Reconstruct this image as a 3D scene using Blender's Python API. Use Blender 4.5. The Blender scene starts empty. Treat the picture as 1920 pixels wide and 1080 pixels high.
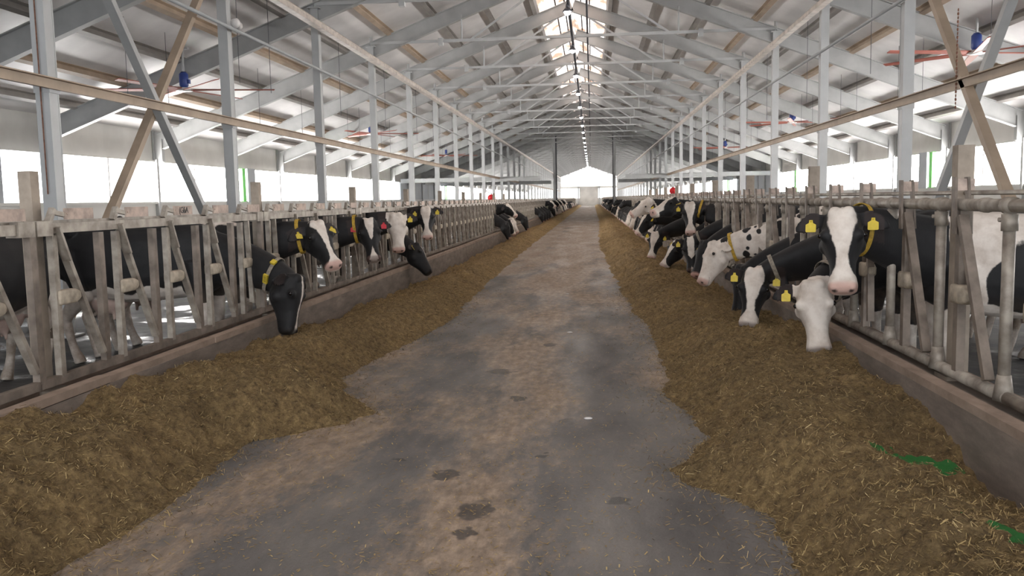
import bpy, bmesh, math, random
import numpy as np
from mathutils import Vector, Matrix

sc = bpy.context.scene
col = sc.collection
random.seed(7)
RNG = np.random.default_rng(7)
V = Vector

# ------------------------------------------------------------ camera
YAW, PITCH, ROLL, FPX, CX, H = 0.0928, 0.101, 0.0201, 1636.7, 0.6336, 1.62
F_ = V((-math.sin(YAW) * math.cos(PITCH), math.cos(YAW) * math.cos(PITCH), -math.sin(PITCH)))
R_ = V((math.cos(YAW), math.sin(YAW), 0))
U_ = R_.cross(F_)
R2 = R_ * math.cos(ROLL) - U_ * math.sin(ROLL)
U2 = U_ * math.cos(ROLL) + R_ * math.sin(ROLL)
cd = bpy.data.cameras.new('camera')
cam = bpy.data.objects.new('camera', cd)
col.objects.link(cam)
cd.sensor_width = 36
cd.lens = FPX / 1920 * 36
cd.clip_end = 600
cd.clip_start = 0.05
m = Matrix((R2, U2, -F_)).transposed().to_4x4()
m.translation = V((CX, 0, H))
cam.matrix_world = m
sc.camera = cam

# ------------------------------------------------------------ world, exposure
world = bpy.data.worlds.new('overcast_sky')
sc.world = world
world.use_nodes = True
bg = world.node_tree.nodes['Background']
bg.inputs[0].default_value = (0.93, 0.96, 1.0, 1)
bg.inputs[1].default_value = 2.2
sc.view_settings.view_transform = 'Standard'
sc.view_settings.look = 'None'
sc.view_settings.gamma = 1
sc.view_settings.use_curve_mapping = False
sc.view_settings.exposure = 1.12
sc.cycles.use_denoising = True
sc.cycles.max_bounces = 8
sc.cycles.diffuse_bounces = 5
sc.cycles.glossy_bounces = 3
sc.cycles.sample_clamp_indirect = 6
sc.cycles.caustics_reflective = False
WIN_E, SKY_E, LAMP_E = 12.0, 5.0, 40.0

# ------------------------------------------------------------ dimensions (metres)
S = 5.5
def FY(k): return (k - 0.103) * S
NF = 35
YEND = 190.0
YSTART = -9.0
WALL, COLX = 13.24, 6.07
CURB = 2.6456
RAIL = 2.85
def roofz(x, top=8.93): return top - 0.372 * abs(x)

# ------------------------------------------------------------ materials
def new_mat(name):
    mt = bpy.data.materials.new(name)
    mt.use_nodes = True
    return mt, mt.node_tree, mt.node_tree.nodes['Principled BSDF']

def N(nt, t, **kw):
    n = nt.nodes.new(t)
    for k, v in kw.items():
        if k in n.inputs.keys() if isinstance(k, str) else False:
            n.inputs[k].default_value = v
        else:
            setattr(n, k, v)
    return n

def noise(nt, scale, detail=4, rough=.55, vec=None, scl=None, coord='Object'):
    tc = nt.nodes.new('ShaderNodeTexCoord')
    src = tc.outputs[coord]
    if scl:
        mp = nt.nodes.new('ShaderNodeMapping'); mp.inputs['Scale'].default_value = scl
        nt.links.new(src, mp.inputs[0]); src = mp.outputs[0]
    n = nt.nodes.new('ShaderNodeTexNoise')
    n.inputs['Scale'].default_value = scale
    n.inputs['Detail'].default_value = detail
    n.inputs['Roughness'].default_value = rough
    nt.links.new(src, n.inputs['Vector'])
    return n.outputs['Fac']

def ramp(nt, fac, stops):
    r = nt.nodes.new('ShaderNodeValToRGB')
    while len(r.color_ramp.elements) < len(stops): r.color_ramp.elements.new(.5)
    for e, (p, c) in zip(r.color_ramp.elements, stops):
        e.position = p
        e.color = (c[0], c[1], c[2], 1) if not isinstance(c, (int, float)) else (c, c, c, 1)
    nt.links.new(fac, r.inputs[0])
    return r.outputs[0]

def mixc(nt, fac, a, b, mode='MIX'):
    mx = nt.nodes.new('ShaderNodeMix'); mx.data_type = 'RGBA'; mx.blend_type = mode
    for sock, v in ((mx.inputs[0], fac), (mx.inputs[6], a), (mx.inputs[7], b)):
        if isinstance(v, (int, float)): sock.default_value = v
        elif isinstance(v, (tuple, list)): sock.default_value = (v[0], v[1], v[2], 1)
        else: nt.links.new(v, sock)
    return mx.outputs[2]

def bump(nt, b, h, strength=.3, dist=.01):
    bp = nt.nodes.new('ShaderNodeBump')
    bp.inputs['Strength'].default_value = strength
    bp.inputs['Distance'].default_value = dist
    nt.links.new(h, bp.inputs['Height'])
    nt.links.new(bp.outputs[0], b.inputs['Normal'])

def simple(name, c, rough=.6, metal=0, var=.12, scale=3, dark=None, emit=None):
    mt, nt, b = new_mat(name)
    d = dark or tuple(x * (1 - var * 2) for x in c)
    l = tuple(min(1, x * (1 + var)) for x in c)
    out = ramp(nt, noise(nt, scale, 5), [(.3, d), (.65, l)])
    nt.links.new(out, b.inputs['Base Color'])
    b.inputs['Roughness'].default_value = rough
    b.inputs['Metallic'].default_value = metal
    if emit:
        b.inputs['Emission Color'].default_value = (*emit[:3], 1)
        b.inputs['Emission Strength'].default_value = emit[3]
    return mt

M = {}
M['steel'] = simple('painted_grey_steel', (.415, .42, .415), .5, .1, .08, 1.5)
M['column'] = simple('pale_column_paint', (.47, .48, .48), .5, .05, .08, 1.2)
M['tan_steel'] = simple('tan_primed_steel', (.40, .31, .23), .6, 0, .1, 2)
M['purlin'] = simple('galvanised_purlin', (.30, .28, .26), .5, .2, .12, 1.5)
M['roof'] = simple('white_roof_panel', (.76, .74, .73), .45, 0, .08, .7)
M['wallp'] = simple('pale_wall_panel', (.55, .54, .51), .6, 0, .07, .8)
M['greypanel'] = simple('grey_door_panel', (.36, .38, .40), .6, 0, .06, .8)
M['green'] = simple('green_trim_paint', (.15, .62, .12), .5, 0, .05, 1)
M['dark'] = simple('dark_steel', (.10, .10, .11), .5, .3, .1, 2)
M['blue'] = simple('blue_motor_paint', (.03, .06, .25), .4, 0, .05, 2)
M['red'] = simple('red_blade_paint', (.34, .10, .07), .5, 0, .08, 2)
M['brushred'] = simple('red_brush_bristles', (.5, .01, .015), .8, 0, .1, 30)
M['rope'] = simple('rusty_chain', (.25, .12, .08), .7, .3, .2, 20)
M['galv'] = simple('dusty_galvanised_tube', (.335, .30, .255), .55, .25, .22, 9, dark=(.17, .14, .115))
M['galvd'] = simple('dirty_brown_steel_bar', (.22, .18, .148), .6, .2, .2, 7, dark=(.11, .088, .07))
M['block'] = simple('weathered_latch_casting', (.43, .37, .29), .7, 0, .2, 14)
M['plate'] = simple('peach_number_board', (.52, .41, .345), .7, 0, .2, 12)
M['stub'] = simple('timber_post', (.34, .285, .23), .8, 0, .2, 5)
M['white_blob'] = simple('pale_plastic', (.7, .68, .66), .5, 0, .05, 3)
M['yellow'] = simple('yellow_plastic_tag', (.68, .52, .05), .5, 0, .06, 30)
M['yellowstrap'] = simple('yellow_strap', (.50, .32, .04), .7, 0, .2, 40)
M['greystrap'] = simple('grey_strap', (.30, .26, .21), .8, 0, .2, 40)
M['ink'] = simple('dark_ink', (.02, .02, .02), .6, 0, .02, 10)
M['redtag'] = simple('red_plastic_tag', (.55, .03, .05), .5, 0, .05, 30)
M['ctan'] = simple('tan_cable_tray', (.50, .44, .39), .5, .2, .15, 4)
M['greencap'] = simple('green_plastic_cap', (.03, .12, .09), .5, 0, .1, 10)

def emis(name, c, s):
    mt, nt, b = new_mat(name)
    b.inputs['Base Color'].default_value = (*c, 1)
    b.inputs['Roughness'].default_value = .5
    out = ramp(nt, noise(nt, .8, 2), [(.3, tuple(x * .93 for x in c)), (.7, c)])
    nt.links.new(out, b.inputs['Emission Color'])
    b.inputs['Emission Strength'].default_value = s
    return mt
M['window'] = emis('daylit_window_curtain', (1, .975, .96), WIN_E)
M['lamp'] = emis('lit_lamp', (1, .93, .85), LAMP_E)
M['endlight'] = emis('daylit_gable_sheet', (1, .99, 1.0), 2.2)

# skylight: translucent sheet lit by daylight, with orange-brown dirty patches
mt, nt, b = new_mat('dirty_translucent_skylight')
o = ramp(nt, noise(nt, 1.3, 5, .6, scl=(1.4, .45, 1)), [(.40, (.34, .22, .16)), (.50, (.74, .58, .50)), (.58, (1, .97, .95))])
nt.links.new(o, b.inputs['Emission Color'])
nt.links.new(o, b.inputs['Base Color'])
b.inputs['Emission Strength'].default_value = SKY_E * .25
M['skylight'] = mt
mt, nt, b = new_mat('dull_translucent_skylight')
o = ramp(nt, noise(nt, 2.2, 5, .6, scl=(2, .5, 1)), [(.50, (.10, .09, .085)), (.62, (.9, .75, .68))])
nt.links.new(o, b.inputs['Emission Color'])
nt.links.new(o, b.inputs['Base Color'])
b.inputs['Emission Strength'].default_value = .9
M['skyfar'] = mt

# aisle floor
mt, nt, b = new_mat('dusty_asphalt_floor')
tc = nt.nodes.new('ShaderNodeTexCoord')
sx = nt.nodes.new('ShaderNodeSeparateXYZ'); nt.links.new(tc.outputs['Object'], sx.inputs[0])
grey = ramp(nt, noise(nt, 1.6, 8, .65, scl=(1.3, .5, 1)), [(.3, (.085, .08, .077)), (.5, (.15, .14, .132)), (.7, (.22, .20, .18))])
brown = ramp(nt, noise(nt, 9, 8, .7, scl=(1.3, .6, 1)), [(.3, (.16, .122, .090)), (.5, (.30, .228, .168)), (.72, (.50, .38, .28))])
# mask: centre strip plus patches
def mth(op, a, b_=None, c_=None):
    n = nt.nodes.new('ShaderNodeMath'); n.operation = op
    for i, v in enumerate((a, b_, c_)):
        if v is None: continue
        if isinstance(v, (int, float)): n.inputs[i].default_value = v
        else: nt.links.new(v, n.inputs[i])
    return n.outputs[0]
cen = mth('ABSOLUTE', mth('ADD', sx.outputs[0], .05))
strip = mth('SUBTRACT', 1.0, mth('MULTIPLY', cen, 1.45))
big = noise(nt, .9, 5, .6, scl=(1.2, .45, 1))
fin = noise(nt, 14, 5, .7, scl=(1.2, .5, 1))
lb = mth('MULTIPLY', mth('SUBTRACT', 1.0, mth('MULTIPLY', mth('ABSOLUTE', mth('ADD', sx.outputs[0], 1.35)), 1.6)), ramp(nt, mth('MULTIPLY', sx.outputs[1], .1), [(.55, .9), (.75, 0.)]))
mk = mth('ADD', mth('ADD', mth('MULTIPLY', mth('MAXIMUM', strip, lb), .55), ramp(nt, mth('MULTIPLY', sx.outputs[1], .02), [(.2, 0.), (.55, .75)])), mth('ADD', mth('MULTIPLY', mth('SUBTRACT', big, .5), 3.6), mth('MULTIPLY', mth('SUBTRACT', fin, .5), 1.3)))
mkr = ramp(nt, mk, [(.02, 0.), (.55, 1.)])
base = mixc(nt, mkr, grey, brown)
# straw crumbs
cr = ramp(nt, noise(nt, 70, 3, .6, scl=(1, .6, 1)), [(.66, 0.), (.72, 1.)])
crm = mth('MULTIPLY', cr, mth('MULTIPLY', mkr, .55))
base = mixc(nt, crm, base, (.50, .38, .22))
# dark wet blotches
vo = nt.nodes.new('ShaderNodeTexVoronoi'); vo.inputs['Scale'].default_value = 1.15
mp = nt.nodes.new('ShaderNodeMapping'); mp.inputs['Scale'].default_value = (1.2, .8, 1)
wn = nt.nodes.new('ShaderNodeTexNoise'); wn.inputs['Scale'].default_value = 9
nt.links.new(tc.outputs['Object'], wn.inputs['Vector'])
wm = nt.nodes.new('ShaderNodeVectorMath'); wm.operation = 'MULTIPLY_ADD'
wm.inputs[1].default_value = (.22, .22, 0)
nt.links.new(wn.outputs['Color'], wm.inputs[0]); nt.links.new(tc.outputs['Object'], wm.inputs[2])
nt.links.new(wm.outputs[0], mp.inputs[0]); nt.links.new(mp.outputs[0], vo.inputs['Vector'])
bl = ramp(nt, vo.outputs['Distance'], [(.055, 1.), (.085, 0.)])
base = mixc(nt, mth('MULTIPLY', bl, .55), base, (.055, .05, .047))
sw = nt.nodes.new('ShaderNodeSeparateXYZ'); nt.links.new(wm.outputs[0], sw.inputs[0])
for (bx, by, rx_, ry_) in ((-.24, 4.99, .10, .12), (.01, 4.40, .10, .16), (-.02, 4.09, .06, .08), (-.24, 8.10, .14, .14), (.01, 6.97, .07, .10), (.30, 5.4, .05, .06), (-.62, 5.3, .05, .05), (.15, 9.6, .10, .14), (.75, 4.6, .07, .06)):
    ex_ = mth('POWER', mth('ABSOLUTE', mth('DIVIDE', mth('SUBTRACT', sw.outputs[0], bx + .11), rx_)), 2.0)
    ey_ = mth('POWER', mth('ABSOLUTE', mth('DIVIDE', mth('SUBTRACT', sw.outputs[1], by + .11), ry_)), 2.0)
    base = mixc(nt, mth('MULTIPLY', ramp(nt, mth('ADD', ex_, ey_), [(.5, 1.), (.95, 0.)]), .75), base, (.04, .038, .037))
nt.links.new(base, b.inputs['Base Color'])
rr = ramp(nt, noise(nt, 1.1, 5, .6, scl=(1.5, .35, 1)), [(.35, .42), (.65, .75)])
nt.links.new(rr, b.inputs['Roughness'])
bump(nt, b, noise(nt, 45, 6, .7), .5, .006)
M['floor'] = mt

mt, nt, b = new_mat('wet_slurry_floor')
o = ramp(nt, noise(nt, 2.5, 6), [(.3, (.03, .032, .035)), (.7, (.09, .085, .08))])
nt.links.new(o, b.inputs['Base Color'])
r = ramp(nt, noise(nt, 1.3, 4), [(.36, .14), (.48, .65)])
b.inputs['Specular IOR Level'].default_value = .2
nt.links.new(r, b.inputs['Roughness'])
bump(nt, b, noise(nt, 7, 5, .6), .5, .03)
M['wet'] = mt

mt, nt, b = new_mat('dusty_concrete_kerb')
o = ramp(nt, noise(nt, 5, 7, .65, scl=(1, .5, 2)), [(.3, (.15, .12, .10)), (.55, (.23, .19, .16)), (.75, (.34, .27, .22))])
nt.links.new(o, b.inputs['Base Color'])
b.inputs['Roughness'].default_value = .8
bump(nt, b, noise(nt, 30, 5, .7), .5, .01)
M['kerb'] = mt
mt, nt, b = new_mat('worn_pale_kerb_lip')
o = ramp(nt, noise(nt, 6, 7, .65, scl=(1, .6, 1)), [(.3, (.24, .18, .14)), (.6, (.38, .29, .23))])
nt.links.new(o, b.inputs['Base Color'])
b.inputs['Roughness'].default_value = .8
bump(nt, b, noise(nt, 40, 5, .7), .4, .008)
M['lip'] = mt

# silage
mt, nt, b = new_mat('chopped_silage')
n1 = noise(nt, 19, 9, .82)
o = ramp(nt, n1, [(.32, (.06, .036, .015)), (.44, (.25, .165, .07)), (.55, (.42, .285, .125)), (.70, (.68, .48, .23))])
n2 = ramp(nt, noise(nt, 1.6, 5, .6), [(.3, .85), (.7, 1.35)])
o = mixc(nt, 1.0, o, n2, 'MULTIPLY')
at = nt.nodes.new('ShaderNodeAttribute'); at.attribute_name = 'paint'
pm = ramp(nt, at.outputs['Fac'], [(.47, 0.), (.53, 1.)])
o = mixc(nt, pm, o, (.07, .40, .085))
nt.links.new(o, b.inputs['Base Color'])
b.inputs['Roughness'].default_value = .9
bump(nt, b, noise(nt, 38, 8, .85), 1.0, .05)
M['silage'] = mt
mt, nt, b = new_mat('straw_fibres')
at = nt.nodes.new('ShaderNodeAttribute'); at.attribute_name = 'tone'
o = ramp(nt, at.outputs['Fac'], [(0, (.085, .052, .020)), (.45, (.29, .20, .082)), (.85, (.46, .33, .145)), (.99, (.55, .42, .21))])
nt.links.new(o, b.inputs['Base Color']); b.inputs['Roughness'].default_value = .85
M['straw'] = mt

# cow hide: 'white' field, 'pink' skin, 'dirt'
mt, nt, b = new_mat('cow_hide')
def att(n):
    a = nt.nodes.new('ShaderNodeAttribute'); a.attribute_name = n; return a.outputs['Fac']
nz = noise(nt, 30, 4, .6)
mthn = nt.nodes.new('ShaderNodeMath'); mthn.operation = 'MULTIPLY_ADD'
nt.links.new(nz, mthn.inputs[0]); mthn.inputs[1].default_value = .02; nt.links.new(att('white'), mthn.inputs[2])
wf = ramp(nt, mthn.outputs[0], [(.5 + .006, 0.), (.5 + .014, 1.)])
wcol = ramp(nt, noise(nt, 8, 5, .6), [(.3, (.58, .50, .43)), (.6, (.80, .73, .66))])
bcol = ramp(nt, noise(nt, 6, 5, .6), [(.3, (.007, .007, .008)), (.7, (.016, .0155, .0165))])
c = mixc(nt, wf, bcol, wcol)
c = mixc(nt, att('pink'), c, (.60, .35, .29))
dn = ramp(nt, noise(nt, 5, 5, .65), [(.35, 0.), (.65, 1.)])
dm = nt.nodes.new('ShaderNodeMath'); dm.operation = 'MULTIPLY'
nt.links.new(dn, dm.inputs[0]); nt.links.new(att('dirt'), dm.inputs[1])
c = mixc(nt, dm.outputs[0], c, (.20, .145, .10))
c = mixc(nt, att('darken'), c, (.012, .009, .008))
nt.links.new(c, b.inputs['Base Color'])
b.inputs['Roughness'].default_value = .62
b.inputs['Specular IOR Level'].default_value = .35
b.inputs['Sheen Weight'].default_value = .04
bump(nt, b, noise(nt, 90, 4, .7, scl=(1, 1, .4)), .25, .006)
M['cow'] = mt
M['eye'] = simple('dark_eye', (.008, .006, .006), .08, 0, .02, 10)

# ------------------------------------------------------------ mesh helpers
class MB:
    def __init__(s): s.v = []; s.f = []; s.sm = []
    def add(s, vs, fs, smooth=False):
        o = len(s.v); s.v += [tuple(p) for p in vs]; s.f += [tuple(i + o for i in f) for f in fs]; s.sm += [smooth] * len(fs)
        return s
    def box(s, c, d, rot=None):
        vs = []
        for x in (-1, 1):
            for y in (-1, 1):
                for z in (-1, 1):
                    p = V((x * d[0] / 2, y * d[1] / 2, z * d[2] / 2))
                    if rot: p = rot @ p
                    vs.append(p + V(c))
        return s.add(vs, [(0, 1, 3, 2), (4, 6, 7, 5), (0, 4, 5, 1), (2, 3, 7, 6), (0, 2, 6, 4), (1, 5, 7, 3)])
    def bar(s, a, b_, w, h, up=(0, 0, 1)):
        a = V(a); b_ = V(b_); t = (b_ - a); L = t.length; t.normalize()
        u = V(up)
        if abs(t.dot(u)) > .98: u = V((0, 1, 0))
        r = t.cross(u).normalized(); u = r.cross(t)
        return s.box((a + b_) / 2, (L, w, h), Matrix((t, r, u)).transposed())
    def tube(s, pts, r, n=10, cap=True):
        pts = [V(p) for p in pts]; rs = r if isinstance(r, (list, tuple)) else [r] * len(pts)
        vs = []; prev = None
        for i, p in enumerate(pts):
            t = (pts[min(i + 1, len(pts) - 1)] - pts[max(i - 1, 0)]).normalized()
            if prev is None:
                u = V((0, 0, 1)) if abs(t.z) < .9 else V((0, 1, 0))
                u = (u - t * u.dot(t)).normalized()
            else:
                u = (prev - t * prev.dot(t)).normalized()
            prev = u; w = t.cross(u)
            for k in range(n):
                a = 2 * math.pi * k / n
                vs.append(p + (u * math.cos(a) + w * math.sin(a)) * rs[i])
        fs = []
        for i in range(len(pts) - 1):
            for k in range(n):
                fs.append((i * n + k, i * n + (k + 1) % n, (i + 1) * n + (k + 1) % n, (i + 1) * n + k))
        if cap:
            fs.append(tuple(range(n - 1, -1, -1))); fs.append(tuple(range((len(pts) - 1) * n, len(pts) * n)))
        return s.add(vs, fs, n > 6)
    def sphere(s, c, r, nu=12, nv=8, sc_=(1, 1, 1), ax=None):
        c = V(c); vs = []; fs = []
        for i in range(1, nv):
            th = math.pi * i / nv
            for k in range(nu):
                ph = 2 * math.pi * k / nu
                p = V((math.sin(th) * math.cos(ph) * sc_[0], math.sin(th) * math.sin(ph) * sc_[1], math.cos(th) * sc_[2])) * r
                vs.append(c + (ax @ p if ax else p))
        p = V((0, 0, sc_[2] * r)); vs.append(c + (ax @ p if ax else p)); vs.append(c - (ax @ p if ax else p))
        T = len(vs) - 2
        for k in range(nu):
            fs.append((T, k, (k + 1) % nu)); fs.append((T + 1, (nv - 2) * nu + (k + 1) % nu, (nv - 2) * nu + k))
            for i in range(nv - 2):
                fs.append((i * nu + k, (i + 1) * nu + k, (i + 1) * nu + (k + 1) % nu, i * nu + (k + 1) % nu))
        return s.add(vs, fs, True)
    def loft(s, rings):
        n = len(rings[0]); vs = [p for r in rings for p in r]; fs = []
        for i in range(len(rings) - 1):
            for k in range(n):
                fs.append((i * n + k, i * n + (k + 1) % n, (i + 1) * n + (k + 1) % n, (i + 1) * n + k))
        fs.append(tuple(range(n - 1, -1, -1))); fs.append(tuple(range((len(rings) - 1) * n, len(rings) * n)))
        return s.add(vs, fs, True)
    def ibeam(s, a, b_, depth, fl, tw=.016, tf=.022, up=(0, 0, 1), d2=None):
        # I section between a and b (centre line), depth along 'up'
        a = V(a); b_ = V(b_); t = (b_ - a).normalized(); u0 = V(up); r = t.cross(u0).normalized(); u = r.cross(t)
        d2 = d2 or depth
        def sec(p, d):
            pr = [(-fl/2, d/2), (fl/2, d/2), (fl/2, d/2-tf), (tw/2, d/2-tf), (tw/2, -d/2+tf), (fl/2, -d/2+tf), (fl/2, -d/2), (-fl/2, -d/2), (-fl/2, -d/2+tf), (-tw/2, -d/2+tf), (-tw/2, d/2-tf), (-fl/2, d/2-tf)]
            return [p + r * x + u * y for x, y in pr]
        A = sec(a, depth); B = sec(b_, d2); n = 12
        fs = [(i, (i + 1) % n, n + (i + 1) % n, n + i) for i in range(n)]
        fs += [(0, 1, 2, 3, 10, 11), (4, 5, 6, 7, 8, 9), (3, 4, 9, 10)]
        fs += [tuple(i + n for i in f) for f in [(0, 1, 2, 3, 10, 11), (4, 5, 6, 7, 8, 9), (3, 4, 9, 10)]]
        return s.add(A + B, fs)
    def mesh(s, name, mat):
        me = bpy.data.meshes.new(name)
        me.from_pydata(s.v, [], s.f)
        me.polygons.foreach_set('use_smooth', s.sm)
        bm = bmesh.new(); bm.from_mesh(me); bmesh.ops.recalc_face_normals(bm, faces=bm.faces); bm.to_mesh(me); bm.free()
        me.materials.append(mat)
        return me
    def build(s, name, mat, parent=None, loc=None):
        o = bpy.data.objects.new(name, s.mesh(name, mat)); col.objects.link(o)
        if parent: o.parent = parent
        if loc: o.location = loc
        return o

def tag(o, label=None, cat=None, group=None, kind=None):
    if label: o['label'] = label
    if cat: o['category'] = cat
    if group: o['group'] = group
    if kind: o['kind'] = kind
    return o
def struct(o, label=None): o['kind'] = 'structure'; return o
def empty(name, loc, rz=0):
    o = bpy.data.objects.new(name, None); col.objects.link(o); o.location = loc; o.rotation_euler = (0, 0, rz)
    o.empty_display_size = .2
    return o
def dup(root, loc, rz=None):
    c = root.copy(); col.objects.link(c); c.location = loc
    if rz is not None: c.rotation_euler = (0, 0, rz)
    for ch in root.children:
        d = ch.copy(); col.objects.link(d); d.parent = c
        for g in ch.children:
            e = g.copy(); col.objects.link(e); e.parent = d
    return c

# ------------------------------------------------------------ shell
fl = MB(); fl.add([(-CURB - .02, YSTART, 0), (CURB + .02, YSTART, 0), (CURB + .02, YEND, 0), (-CURB - .02, YEND, 0)], [(0, 1, 2, 3)])
fl.add([(-CURB - .02, YSTART, -.2), (CURB + .02, YSTART, -.2), (CURB + .02, YEND, -.2), (-CURB - .02, YEND, -.2)], [(3, 2, 1, 0)])
struct(fl.build('floor', M['floor']))
for s in (-1, 1):
    w = MB(); w.box((s * (WALL + CURB + .32) / 2, (YSTART + YEND) / 2, -.1), (WALL - CURB - .3, YEND - YSTART, .2))
    struct(w.build('floor', M['wet']))
    # kerb with a raised lip on the aisle side and a groove behind it
    k = MB(); x0 = s * (CURB + .17)
    k.box((x0, (YSTART + YEND) / 2, .215), (.34, YEND - YSTART, .43))
    struct(k.build('kerb', M['kerb']))
    k = MB()
    y = YSTART
    while y < YEND:
        L = random.uniform(1.6, 3.2) if y < 40 else 12
        jx = random.uniform(-.006, .006); jz = random.uniform(-.006, .006)
        k.box((s * (CURB + .045 + jx), y + L / 2, .455 + jz), (.09, L - .006, .05))
        y += L
    k.box((s * (CURB + .30), (YSTART + YEND) / 2, .455), (.08, YEND - YSTART, .05))
    struct(k.build('kerb_lip', M['lip']))
    nm = 'left' if s < 0 else 'right'
    # side wall: lower and upper bands, jambs, closed panels round the cross passage
    w = MB(); ym = (YSTART + YEND) / 2; yl = YEND - YSTART
    w.box((s * (WALL + .06), ym, .86), (.12, yl, 1.72))
    w.box((s * (WALL + .06), ym, 3.6), (.12, yl, 1.1))
    struct(w.build('wall_' + nm, M['wallp']))
    t_ = MB(); t_.box((s * (WALL - .02), ym, 1.74), (.12, yl, .07)); t_.box((s * (WALL - .02), ym, 3.06), (.06, yl, .05))
    struct(t_.build('trim_1', M['wallp']))
    g = MB(); g.box((s * (WALL + .04), 70.5, 2.4), (.1, 15, 1.35))
    g.box((s * (WALL + .04), (19.6 + YSTART) / 2 if s < 0 else -2, 2.4), (.1, 19.6 - YSTART if s < 0 else 10, 1.35))
    g.box((s * (WALL - .06), 34.6, 2.4), (.14, .8, 1.35))
    struct(g.build('wall_panel', M['greypanel']))
    g = MB(); g.box((s * (WALL - .1), 33.8, 2.4), (.08, .28, 1.3))
    g.box((s * (WALL - .1), 55.5, 2.4), (.08, .5, 1.3)); g.box((s * (WALL - .1), 82.5, 2.4), (.08, .5, 1.3))
    struct(g.build('trim_2', M['green']))
    # roof slope: solid beyond the skylight strip
    edges = [(YSTART, 60, 1.22), (60, YEND + .1, .75)]
    for (ya, yb, xi) in edges:
        r = MB()
        zi, zo = roofz(xi), roofz(WALL + .3)
        vs = [(s * xi, ya, zi), (s * (WALL + .3), ya, zo), (s * (WALL + .3), yb, zo), (s * xi, yb, zi)]
        vs += [(a, b_, c_ + .12) for a, b_, c_ in vs]
        r.add(vs, [(0, 1, 2, 3), (7, 6, 5, 4), (0, 4, 5, 1), (1, 5, 6, 2), (2, 6, 7, 3), (3, 7, 4, 0)])
        struct(r.build('ceiling', M['roof']))
        r = MB()
        vs = [(s * .02, ya, roofz(.02) + .02), (s * xi, ya, zi + .02), (s * xi, yb, zi + .02), (s * .02, yb, roofz(.02) + .02)]
        vs += [(a, b_, c_ + .03) for a, b_, c_ in vs]
        r.add(vs, [(0, 1, 2, 3), (7, 6, 5, 4), (0, 4, 5, 1), (1, 5, 6, 2), (2, 6, 7, 3), (3, 7, 4, 0)])
        struct(r.build('ceiling_skylight', M['skylight'] if ya < 50 else M['skyfar']))
    # windows, one per bay
    for k in range(0, NF):
        ya, yb = FY(k) + .06, FY(k + 1) - .06
        if s < 0 and ya < 19: continue
        if s > 0 and ya < 9: continue
        if ya < 78 and yb > 63: continue
        yb = min(yb, YEND)
        p = MB(); p.box((s * (WALL + .03), (ya + yb) / 2, 2.4), (.03, yb - ya, 1.32))
        struct(p.build('window_1', M['window']))
# ridge cap
rc = MB(); rc.bar((0, YSTART, roofz(0) + .08), (0, YEND, roofz(0) + .08), .3, .06)
struct(rc.build('ceiling_ridge', M['roof']))

# purlins (one object per line)
for s in (-1, 1):
    for x in [1.38, 2.76, 4.14, 5.52, 6.9, 8.28, 9.66, 11.04, 12.42]:
        p = MB(); z = roofz(x)
        for ya, yb in ((YSTART, YEND),):
            rot = Matrix.Rotation(s * math.atan(.372), 3, 'Y')
            p.box((s * x, (ya + yb) / 2, z - .09), (.05, yb - ya, .17), rot)
            p.box((s * (x - .04), (ya + yb) / 2, z - .168), (.13, yb - ya, .015), rot)
            p.box((s * (x + .0), (ya + yb) / 2, z - .008), (.15, yb - ya, .014), rot)
        struct(p.build('roof_purlin', M['tan_steel'] if x in (5.52, 8.28, 11.04) else M['purlin']))
# sky-light battens
for x in (-.62, .62, -.3, .3):
    p = MB(); p.bar((x, YSTART, roofz(x) - .02), (x, 60, roofz(x) - .02), .05, .05)
    struct(p.build('roof_batten', M['dark']))

# frames
fr = MB(); wallc = MB(); tie = MB(); hang = MB()
for s in (-1, 1):
    a = V((s * .02, 0, roofz(0) - .18 - .22)); b_ = V((s * (WALL - .25), 0, roofz(WALL - .25) - .18 - .25))
    n_ = .44
    fr.ibeam(a, b_, .42, .18, d2=.5)
    # eave knee and wall stub
    fr.box((s * (WALL - .16), 0, (3.05 + roofz(WALL)) / 2 - .05), (.3, .02, roofz(WALL) - 3.1 + .1))
    fr.box((s * (WALL - .31), 0, 3.4), (.02, .18, .7))
    fr.box((s * (WALL - .03), 0, (3.1 + roofz(WALL)) / 2), (.03, .2, roofz(WALL) - 3.1))
    # purlin cleats
    for x in [2.76, 4.14, 5.52, 6.9, 8.28, 9.66, 11.04, 12.42]:
        fr.box((s * (x + .06), .0, roofz(x) - .2 - .18), (.1, .012, .3))
    wallc.box((s * (WALL - .06), 0, 1.56), (.12, .14, 3.12))
fr_me = fr.mesh('roof_rafter', M['steel']); wc_me = wallc.mesh('wall_post', M['steel'])
for s in (-1, 1):
    x = COLX
    # truss tie, hangers and diagonals
    tie.bar((s * x, 0, roofz(x) - .62), (0, 0, 6.47), .07, .09) if False else None
tie.bar((-COLX, 0, 6.47), (COLX, 0, 6.47), .08, .08)
for s in (-1, 1):
    tie.tube([(s * 3.25, 0, 6.47), (s * 3.25, 0, roofz(3.25) - .5)], .03, 6)
    tie.bar((s * 2.95, 0, 6.5), (s * .55, 0, roofz(.55) - .6), .06, .06)
    tie.box((s * 3.9, 0, 6.44), (.14, .16, .22))
tie_me = tie.mesh('roof_tie_beam', M['column'])
cm = MB(); cm.box((0, 0, 3.17), (.17, .19, 6.35)); cm.ibeam((0, 0, 0), (0, 0, 6.35), .20, .18, up=(0, 1, 0))
cm.box((0, 0, 1.9), (.02, .02, .02)); cm.box((0, 0, 3.12), (.21, .22, .16)); cm.box((0, 0, 6.36), (.3, .34, .03)); cm.box((0, 0, .01), (.34, .34, .02))
cm.tube([(0, .0, 6.35), (0, .0, 6.75)], .05, 6)
cm_me = cm.mesh('steel_column', M['column'])
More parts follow.
